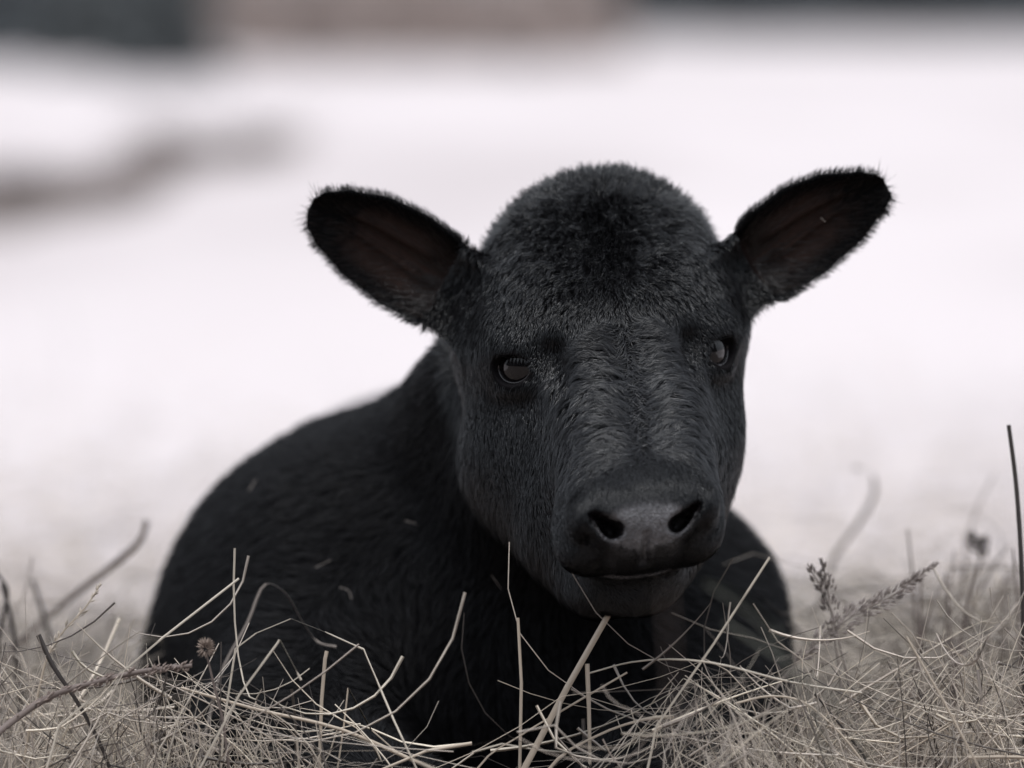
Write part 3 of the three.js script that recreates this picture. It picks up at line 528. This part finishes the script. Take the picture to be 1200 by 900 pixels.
{
  const r = rng(99), near = new Strands();
  for (let i = 0; i < 2000; i++) { // long stems crossing one another
    const u = -90 + 1380 * r(), side = Math.min(1, sstep(470, 250, u) + sstep(690, 820, u)); if (r() > 0.10 + 0.9 * side) continue;
    const loose = r() < 0.25, d = u > 950 || u < 140 ? (loose ? -0.25 + 0.2 * r() : -0.02 + 0.08 * r()) : loose && u > 780 ? 0.07 + 0.1 * r() : 0.01 + 0.06 * r(), top = topAt(u) + 130 * Math.pow(r(), 0.85) - (r() < 0.2 ? 70 * r() : 0), tip = P(u, top, d);
    if (field(tip.x, tip.y, tip.z) < 0.012) continue;
    const steep = r(), L = 0.05 + 0.15 * r(), az = r() < 0.7 ? (r() < 0.5 ? 0 : Math.PI) + (r() - 0.5) * 0.9 : r() * 6.283, el = mix(0.15, 1.45, Math.pow(steep, 0.75)), bow = (r() - 0.4) * (r() < 0.5 ? 0.8 : 2.4), n = 8, pts = [], kink = r() < 0.22 ? 0.3 + 0.5 * r() : 2, kd = (r() - 0.5) * 2.2;
    let p = tip.clone(), e = el, a = az, bent = false; const gr = gH(tip.x, tip.z);
    for (let k = 0; k < n; k++) { pts.unshift(p.clone()); const t = k / (n - 1); if (t > kink && !bent) { e += kd; a += kd * 0.5; bent = true; } const st = L / (n - 1); p.x += Math.cos(a) * Math.cos(e) * st; p.z += Math.sin(a) * Math.cos(e) * st * 0.45; p.y -= Math.sin(e) * st; e += bow / n * 3; if (p.y < gr - 0.01) break; }
    if (pts.length < 3) continue;
    const f = 0.7 + 0.65 * r(), tone = strawTones[Math.floor(r() * strawTones.length)]; { const blade = r() < 0.3; near.add(pts, blade ? 0.0006 + 0.0009 * r() : 0.00025 + 0.0006 * Math.pow(r(), 2.2), tone.map((c) => c * f), blade ? 0.15 : 0.45, blade ? 0.25 : 1); }
  }
  for (let i = 0; i < 1700; i++) { // matted short growth underneath
    const u = -90 + 1380 * r(), side = Math.min(1, sstep(460, 240, u) + sstep(700, 830, u)); if (r() > 0.2 + 0.8 * side) continue;
    const d = u > 960 || u < 150 ? (r() < 0.4 ? -0.25 + 0.2 * r() : -0.02 + 0.08 * r()) : 0.0 + 0.075 * r(), p = P(u, 850, d); p.y = gH(p.x, p.z);
    const top = topAt(u) + 40 + Math.pow(r(), 0.8) * 130, apex = P(u, top, d).y;
    if (field(p.x, Math.max(apex, 0.02), p.z) < 0.02) continue;
    stem(near, r, p, apex, strawTones[Math.floor(r() * strawTones.length)], 0.00018 + 0.00028 * r() * r(), r());
  }
  for (let i = 0; i < 2600; i++) { // taller loose grass standing farther back beside the calf
    const right = r() < 0.68, u = right ? 940 + 330 * Math.sqrt(r()) : -90 + 260 * (1 - Math.sqrt(r())), d = -0.2 - 0.5 * r(), p = P(u, 800, d); p.y = gH(p.x, p.z); const apex = P(u, (u > 1090 ? 605 : 650) + 150 * r() - (r() < 0.1 ? 50 : 0), d).y; if (field(p.x, 0.1, p.z) < 0.05) continue;
    stem(near, r, p, apex, strawTones[Math.floor(r() * strawTones.length)].map((c) => c * 0.8), 0.0005 + 0.0009 * r() * r(), r() * 0.6);
  }
  tag(mesh('dry_grass', near.build(), strawMat), 'tangled dry straw coloured grass around the lying calf', 'grass', null, 'stuff');
  const low = new Strands(), lq = rng(321);
  for (let i = 0; i < 2600; i++) { // short turf this side of the calf
    const z = 0.14 + 1.5 * lq(), x = (lq() - 0.5) * 2.4, y = gH(x, z); stem(low, lq, V(x, y, z), y + 0.03 + 0.075 * lq(), strawTones[Math.floor(lq() * strawTones.length)], 0.0003 + 0.0005 * lq() * lq(), lq());
  }
  tag(mesh('dry_grass', low.build(), strawMat), 'short dry turf on the low rise in front of the calf', 'grass', null, 'stuff');
  const back = new Strands(), q = rng(123);
  for (let i = 0; i < 9000; i++) { // sparser grass sticking out of the thin snow behind
    const z = -0.5 - 4.2 * q() * q(), x = (q() - 0.5) * (1.3 - z * 0.5), y = gH(x, z); if (field(x, 0.05, z) < 0.03) continue;
    const dense = 0.25 + 0.75 * sstep(-3.4, -1.0, z); if (q() > dense) continue;
    stem(back, q, V(x, y, z), y + 0.05 + 0.13 * q(), strawTones[Math.floor(q() * strawTones.length)], 0.0005 + 0.0006 * q(), q() * 0.8);
  }
  tag(mesh('dry_grass', back.build(), strawMat), 'sparse dry grass poking out of the thin snow behind the calf', 'grass', null, 'stuff');
}
const stalkMat = {
  pale: new THREE.MeshStandardMaterial({ color: lin(0.52, 0.44, 0.35), roughness: 0.55 }), white: new THREE.MeshStandardMaterial({ color: lin(0.60, 0.54, 0.45), roughness: 0.5 }),
  grey: new THREE.MeshStandardMaterial({ color: lin(0.33, 0.29, 0.26), roughness: 0.7 }), dark: new THREE.MeshStandardMaterial({ color: lin(0.045, 0.037, 0.034), roughness: 0.7 }),
  brown: new THREE.MeshStandardMaterial({ color: lin(0.17, 0.135, 0.12), roughness: 0.75 }), olive: new THREE.MeshStandardMaterial({ color: lin(0.10, 0.105, 0.085), roughness: 0.6 }),
};
// a stalk through points given as [u, v, d]; its foot goes down into the turf
function path(list, rooted) {
  const pts = list.map(([u, v, d]) => P(u, v, d));
  if (rooted) { const a = pts[0], b = pts[1], dir = a.clone().sub(b), s = clamp((a.y - gH(a.x, a.z)) * 0.4, 0, 0.1) / Math.max(1e-4, dir.length()); const f = V(a.x + dir.x * s, 0, a.z + dir.z * s); f.y = gH(f.x, f.z) - 0.01; pts.unshift(f); }
  return pts;
}
function bentTube(pts, r0, r1, sides = 6) { // keeps the sharp kinks of dry stalks
  const fine = []; for (let i = 0; i < pts.length - 1; i++) { const a = pts[i], b = pts[i + 1]; fine.push(a, a.clone().lerp(b, 0.06), a.clone().lerp(b, 0.5), a.clone().lerp(b, 0.94)); } fine.push(pts[pts.length - 1]);
  return tube(fine, [r0, r1], sides);
}
function stalk(name, label, category, list, r0, r1, mat, { soft = false, rooted = true, group } = {}) {
  const pts = path(list, rooted), base = pts[0].clone(), loc = pts.map((p) => p.clone().sub(base));
  const m = mesh(name, (soft ? tube(loc, [r0, r1], 6) : bentTube(loc, r0, r1)), stalkMat[mat]); m.position.copy(base);
  return tag(m, label, category, group);
}
const mm = 0.001;
stalk('straw_stalk', 'thickest pale straw leaning up under the calf\'s chin', 'straw', [[612, 905, 0.038], [665, 805, 0.038], [720, 708, 0.038]], 2.3 * mm, 1.7 * mm, 'pale');
stalk('straw_stalk', 'thin upright straw standing alone before the black chest', 'straw', [[609, 905, 0.030], [611, 800, 0.030], [607, 724, 0.030]], 1.0 * mm, 0.8 * mm, 'pale');
stalk('straw_stalk', 'short straight cut straw hanging beside the thickest straw', 'straw', [[691, 870, 0.038], [690, 825, 0.038], [688, 778, 0.038]], 0.8 * mm, 1.3 * mm, 'pale');
stalk('straw_stalk', 'fine whitish straw slanting up before the far shoulder', 'straw', [[770, 850, 0.06], [838, 752, 0.06], [902, 653, 0.06]], 0.8 * mm, 0.7 * mm, 'white');
stalk('straw_stalk', 'thin upright straw with a knobbed broken tip', 'straw', [[374, 905, 0.030], [377, 820, 0.030], [381, 772, 0.030], [383, 763, 0.030]], 0.9 * mm, 1.1 * mm, 'pale');
stalk('straw_stalk', 'fine straw slanting up across the calf\'s flank', 'straw', [[70, 850, 0.06], [190, 748, 0.05], [280, 678, 0.04]], 0.9 * mm, 0.7 * mm, 'white');
stalk('straw_stalk', 'blurred bent stalk arching over and down before the flank', 'straw', [[255, 800, -0.06], [290, 730, -0.06], [312, 684, -0.06], [333, 694, -0.06], [352, 725, -0.06], [372, 752, -0.06], [394, 758, -0.06]], 1.0 * mm, 0.8 * mm, 'grey', { soft: true });
stalk('straw_stalk', 'long thin straw with two kinks bridging the black shoulder', 'straw', [[262, 850, 0.04], [276, 760, 0.04], [300, 742, 0.04], [341, 725, 0.04], [382, 741, 0.04], [426, 761, 0.04], [462, 845, 0.06], [490, 905, 0.06]], 0.7 * mm, 0.6 * mm, 'white');
stalk('straw_stalk', 'straw folded into a sharp peak beside the flank', 'straw', [[232, 905, 0.07], [280, 815, 0.07], [328, 750, 0.07], [353, 797, 0.07]], 0.8 * mm, 0.7 * mm, 'white');
stalk('straw_stalk', 'straw folded into a low peak at the foot of the chest', 'straw', [[395, 905, 0.026], [403, 850, 0.026], [408, 806, 0.026], [435, 855, 0.026], [478, 893, 0.026]], 0.6 * mm, 0.5 * mm, 'pale');
stalk('straw_stalk', 'long thick straw lying low across the grass under the shoulder', 'straw', [[212, 806, 0.038], [300, 831, 0.038], [400, 855, 0.038], [510, 903, 0.038]], 0.8 * mm, 1.2 * mm, 'pale', { soft: true, rooted: false });
stalk('straw_stalk', 'short straw lying level at the foot of the chest', 'straw', [[445, 903, 0.042], [500, 880, 0.042], [553, 871, 0.042]], 0.8 * mm, 1.1 * mm, 'pale', { rooted: false });
stalk('straw_stalk', 'arched straw springing from the tuft under the mouth', 'straw', [[560, 900, 0.034], [610, 862, 0.034], [660, 832, 0.034], [735, 788, 0.034]], 0.7 * mm, 0.6 * mm, 'pale', { soft: true });
stalk('straw_stalk', 'long level straw stretched over the tuft under the mouth', 'straw', [[690, 789, 0.026], [740, 776, 0.026], [830, 776, 0.08], [930, 800, 0.06], [1010, 812, 0.05]], 0.5 * mm, 0.6 * mm, 'white', { soft: true, rooted: false });
stalk('straw_stalk', 'curved straw sweeping up from the tuft under the mouth', 'straw', [[640, 905, 0.042], [700, 862, 0.042], [760, 842, 0.042], [790, 840, 0.042]], 1.0 * mm, 1.2 * mm, 'pale', { soft: true });
stalk('straw_stalk', 'golden straw curving over the matted heap beside the calf', 'straw', [[860, 825, 0.06], [900, 816, 0.06], [940, 822, 0.06], [985, 860, 0.06], [1020, 905, 0.06]], 0.7 * mm, 0.6 * mm, 'pale', { soft: true, rooted: false });
stalk('straw_stalk', 'straight pale straw pair rising from the heap beside the calf', 'straw', [[1150, 905, 0.08], [1105, 820, 0.08], [1062, 746, 0.08]], 1.0 * mm, 0.6 * mm, 'pale');
stalk('straw_stalk', 'forked pale stem with a bent tip standing right of the heap', 'straw', [[1140, 905, 0.04], [1150, 820, 0.04], [1146, 786, 0.04], [1172, 776, 0.04]], 1.0 * mm, 0.9 * mm, 'grey');
stalk('straw_stalk', 'thick straw lying level at the edge of the heap', 'straw', [[1135, 888, 0.054], [1170, 887, 0.054], [1230, 888, 0.054]], 1.0 * mm, 1.0 * mm, 'pale', { rooted: false });
stalk('dark_stem', 'thin dark stem lying across the heap beside the calf', 'stem', [[1012, 885, 0.026], [985, 850, 0.026], [955, 813, 0.026]], 0.9 * mm, 0.6 * mm, 'dark');
stalk('dark_stem', 'tall straight dark stem, the highest above the grass', 'stem', [[1200, 760, -0.04], [1196, 640, -0.04], [1190, 560, -0.04], [1182, 498, -0.04]], 1.5 * mm, 1.2 * mm, 'dark', { soft: true });
stalk('dark_stem', 'dark kinked stem standing in the grass beside the bark twig', 'stem', [[130, 905, 0.05], [95, 830, 0.05], [62, 780, 0.05], [45, 744, 0.05]], 1.0 * mm, 1.5 * mm, 'dark', { soft: true });
stalk('dark_stem', 'blurred thick dark stem slanting up behind the bark twig', 'stem', [[-10, 800, -0.32], [60, 720, -0.32], [120, 672, -0.32], [165, 632, -0.32], [172, 610, -0.32]], 3.2 * mm, 2.2 * mm, 'brown', { soft: true });
[[[-8, 780, -0.2], [2, 730, -0.2], [8, 690, -0.2], [-4, 672, -0.2]], [[22, 800, -0.2], [14, 730, -0.2], [2, 684, -0.2]], [[60, 760, -0.3], [45, 700, -0.3], [38, 680, -0.3]]].forEach((l) => stalk('dark_stem', 'blurred dark dead stem in the knot left of the bark twig', 'stem', l, 1.6 * mm, 1.3 * mm, 'dark', { soft: true, group: 'dark stems in the knot by the bark twig' }));
[[[1120, 770, -0.3], [1150, 690, -0.3], [1170, 655, -0.3], [1182, 640, -0.3]], [[1150, 760, -0.35], [1165, 700, -0.35], [1205, 650, -0.35]], [[1130, 800, -0.4], [1160, 720, -0.4], [1192, 668, -0.4]], [[1170, 790, -0.3], [1185, 720, -0.3], [1215, 690, -0.3]], [[1095, 800, -0.4], [1118, 720, -0.4], [1140, 610, -0.45], [1165, 555, -0.45]], ...(() => { const q = rng(77); return Array.from({ length: 12 }, () => { const u = 1060 + 140 * q(), d = -0.15 - 0.35 * q(), w = (q() - 0.4) * 70, h = 620 + 90 * q(); return [[u, 800, d], [u + w * 0.35, 745, d], [u + w * 0.7, (h + 745) / 2, d], [u + w * 1.2, h, d]]; }); })()].forEach((l) => stalk('dark_stem', 'blurred dark stem in the thicket behind the tallest stem', 'stem', l, 1.5 * mm, 0.5 * mm, 'brown', { soft: true, group: 'dark stems in the thicket' }));
stalk('straw_stalk', 'blurred hooked stem over the pale snow beside the seed heads', 'straw', [[975, 660, -0.5], [1005, 615, -0.5], [1024, 580, -0.5], [1022, 556, -0.5], [1000, 548, -0.5]], 2.2 * mm, 1.6 * mm, 'grey', { soft: true });
stalk('straw_stalk', 'blurred brown stalk in front of the calf\'s chin', 'straw', [[792, 860, 0.72], [787, 780, 0.72], [784, 730, 0.73], [781, 690, 0.73]], 0.5 * mm, 0.42 * mm, 'brown');
stalk('green_grass', 'blurred olive grass blade folded over before the far shoulder', 'grass blade', [[960, 850, 0.42], [925, 780, 0.42], [885, 725, 0.42], [825, 682, 0.42], [870, 700, 0.43], [912, 742, 0.43], [900, 760, 0.43]], 0.7 * mm, 1.2 * mm, 'olive', { soft: true });
stalk('green_grass', 'blurred olive grass blade slanting before the far shoulder', 'grass blade', [[1000, 850, 0.4], [930, 785, 0.4], [850, 730, 0.4]], 0.6 * mm, 0.9 * mm, 'olive', { soft: true });
{ // bark twig
  const pts = [[-30, 885, 0.1], [15, 845, 0.06], [60, 816, 0.06], [110, 800, 0.06], [165, 787, 0.06], [225, 780, 0.06]].map((p) => P(...p)), base = pts[0].clone(), r = rng(4);
  base.y = gH(base.x, base.z); const g = thing('bark_twig', base, 'dead twig with scaly bark lying on the grass', 'twig');
  const curve = new THREE.CatmullRomCurve3(pts.map((p) => p.sub(base))), rough = []; for (let i = 0; i < 40; i++) rough.push((1.9 - 0.7 * i / 40) * mm * (0.85 + 0.3 * r()));
  mesh('stem', tube(curve.getPoints(13), rough, 8), stalkMat.brown, g);
  const bits = []; for (let i = 0; i < 130; i++) { const t = r(), c = curve.getPoint(t), a = r() * 6.283, s = new THREE.OctahedronGeometry(1.2 * mm); s.scale(1.2 + r(), 0.6, 0.8); s.rotateZ(0.4 + r()); s.translate(c.x + Math.cos(a) * 1.6 * mm * 0.3, c.y + Math.sin(a) * 1.9 * mm, c.z + Math.cos(a) * 1.7 * mm); bits.push(s); }
  mesh('bark_scales', mergeGeometries(bits), new THREE.MeshStandardMaterial({ color: lin(0.24, 0.19, 0.165), roughness: 0.9 }), g).userData.kind = 'stuff';
}
function seedPlant(name, label, list, from, seedSize, bush, count, mat, seedTone, seed, group) { // stem, and a head of small husks along its upper part
  const pts = path(list, true), base = pts[0].clone(), r = rng(seed), g = thing(name, base, label, 'seed head', group), loc = pts.map((p) => p.sub(base)), curve = new THREE.CatmullRomCurve3(loc, false, 'centripetal');
  mesh('stem', tube(loc, [0.9 * mm, 0.4 * mm], 5), stalkMat[mat], g);
  const bits = [], t = V(), o = V();
  for (let i = 0; i < count; i++) {
    const k = from + (1 - from) * r(), c = curve.getPoint(k), w = bush * Math.sin(Math.PI * Math.min(1, 0.15 + 0.85 * (k - from) / (1 - from))) ; curve.getTangent(k, t); o.set(r() - 0.5, r() - 0.5, r() - 0.5).normalize();
    const s = new THREE.OctahedronGeometry(seedSize * (0.6 + 0.7 * r())); s.scale(0.45, 1.5, 0.45); s.applyQuaternion(new THREE.Quaternion().setFromUnitVectors(V(0, 1, 0), t.clone().addScaledVector(o, 0.7).normalize())); s.translate(c.x + o.x * w, c.y + o.y * w, c.z + o.z * w); bits.push(s);
  }
  mesh('seed_husks', mergeGeometries(bits), new THREE.MeshStandardMaterial({ color: lin(...seedTone), roughness: 0.85 }), g).userData.kind = 'stuff';
  return g;
}
seedPlant('grass_seed_head', 'upright dark seed head rising from the heap before the snow', [[985, 800, -0.05], [976, 735, -0.05], [970, 690, -0.05], [962, 655, -0.05]], 0.45, 1.5 * mm, 5.5 * mm, 90, 'grey', [0.15, 0.125, 0.115], 31);
seedPlant('grass_seed_head', 'small seed sprig forking off the upright dark seed head', [[976, 720, -0.05], [960, 685, -0.05], [946, 660, -0.05]], 0.5, 1.4 * mm, 3 * mm, 26, 'grey', [0.15, 0.125, 0.115], 32);
seedPlant('grass_seed_head', 'long feathery plume slanting out of the heap before the snow', [[905, 815, -0.03], [945, 765, -0.03], [1000, 722, -0.03], [1050, 695, -0.03], [1097, 660, -0.03]], 0.35, 1.6 * mm, 6 * mm, 300, 'grey', [0.31, 0.27, 0.25], 33);
seedPlant('grass_seed_head', 'pale ear of grass rising over the bark twig', [[52, 780, 0.02], [70, 745, 0.02], [100, 712, 0.02], [118, 684, 0.02]], 0.35, 1.5 * mm, 2.2 * mm, 34, 'pale', [0.5, 0.44, 0.37], 34);
seedPlant('grass_seed_head', 'blurred dark tufted sprig in the thicket behind the tallest stem', [[1135, 760, -0.3], [1142, 690, -0.3], [1150, 640, -0.3], [1138, 628, -0.3]], 0.7, 2.2 * mm, 6 * mm, 60, 'brown', [0.10, 0.085, 0.08], 35);
seedPlant('grass_seed_head', 'blurred drooping sprig at the foot of the thicket', [[1050, 800, -0.2], [1080, 765, -0.2], [1112, 752, -0.2], [1140, 775, -0.2]], 0.5, 1.6 * mm, 4 * mm, 60, 'brown', [0.17, 0.14, 0.13], 36);
{ // round seed head
  const pts = path([[262, 850, 0.06], [250, 800, 0.06], [241, 762, 0.06]], true), base = pts[0].clone(), g = thing('round_seed_head', base, 'small round brown seed head on a thin stem before the flank', 'seed head'), r = rng(61), loc = pts.map((p) => p.sub(base)), c = loc[loc.length - 1], bits = [];
  mesh('stem', tube(loc, [0.9 * mm, 0.6 * mm], 5), stalkMat.brown, g);
  for (let i = 0; i < 150; i++) { const d = V(r() - 0.5, r() - 0.35, r() - 0.5).normalize(), s = new THREE.ConeGeometry(0.5 * mm, 3.4 * mm, 4); s.applyQuaternion(new THREE.Quaternion().setFromUnitVectors(V(0, 1, 0), d)); s.translate(c.x + d.x * 4.4 * mm, c.y + 1 * mm + d.y * 4.8 * mm, c.z + d.z * 4.4 * mm); bits.push(s); }
  mesh('seed_husks', mergeGeometries(bits), new THREE.MeshStandardMaterial({ color: lin(0.26, 0.205, 0.17), roughness: 0.85 }), g).userData.kind = 'stuff';
}
// straw bits caught in the coat
function onCoat(u, v, lift) { const a = camera.position, dir = P(u, v, 0).sub(a).normalize(), p = a.clone().addScaledVector(dir, 2.0); for (let i = 0; i < 400; i++) { const d = field(p.x, p.y, p.z) - lift; if (d < 0.0004) break; p.addScaledVector(dir, Math.max(0.0004, d * 0.6)); } return p; }
[[[398, 688], [408, 692], [412, 702]], [[475, 610], [488, 614]], [[292, 575], [300, 562]], [[576, 674], [587, 690]], [[962, 255], [967, 260]], [[214, 600], [209, 616]], [[370, 665], [388, 656]]].forEach((l) => {
  const pts = l.map(([u, v]) => onCoat(u, v, 0.009)), base = pts[0].clone(), m = mesh('straw_bit', tube(pts.map((p) => p.sub(base)), [0.2 * mm, 0.14 * mm], 5), stalkMat.grey); m.position.copy(base);
  tag(m, 'short bit of straw caught in the calf\'s black coat', 'straw', 'straw bits in the coat');
});
{ // tussocks on the bare patches far behind
  const r = rng(8);
  [[-1.65, -10.8, 0.12], [-1.4, -11.6, 0.12], [-1.24, -15.6, 0.16]].forEach(([x, z, h]) => {
    const g = new Strands(), base = V(x, gH(x, z), z);
    for (let i = 0; i < 260; i++) { const a = r() * 6.283, o = 0.22 * Math.sqrt(r()), l = h * (0.5 + 0.6 * r()), q = 0.1 + 0.25 * r(); g.add([V(Math.cos(a) * o, -0.02, Math.sin(a) * o), V(Math.cos(a) * (o + q * 0.3), l * 0.55, Math.sin(a) * (o + q * 0.3)), V(Math.cos(a) * (o + q), l * (0.7 + 0.3 * r()), Math.sin(a) * (o + q))], 0.003, [0.17 + 0.07 * r(), 0.14 + 0.05 * r(), 0.125 + 0.05 * r()], 0.3); }
    const m = mesh('grass_tussock', g.build(), strawMat); m.position.copy(base); tag(m, 'blurred brown grass tussock on the bare patch across the snow', 'tussock', 'tussocks on the bare patches');
  });
}
// GRASS END

const renderer = new THREE.WebGLRenderer({ antialias: true });
renderer.shadowMap.enabled = true; renderer.toneMapping = THREE.LinearToneMapping; renderer.toneMappingExposure = EXPOSURE;
renderer.render(scene, camera);
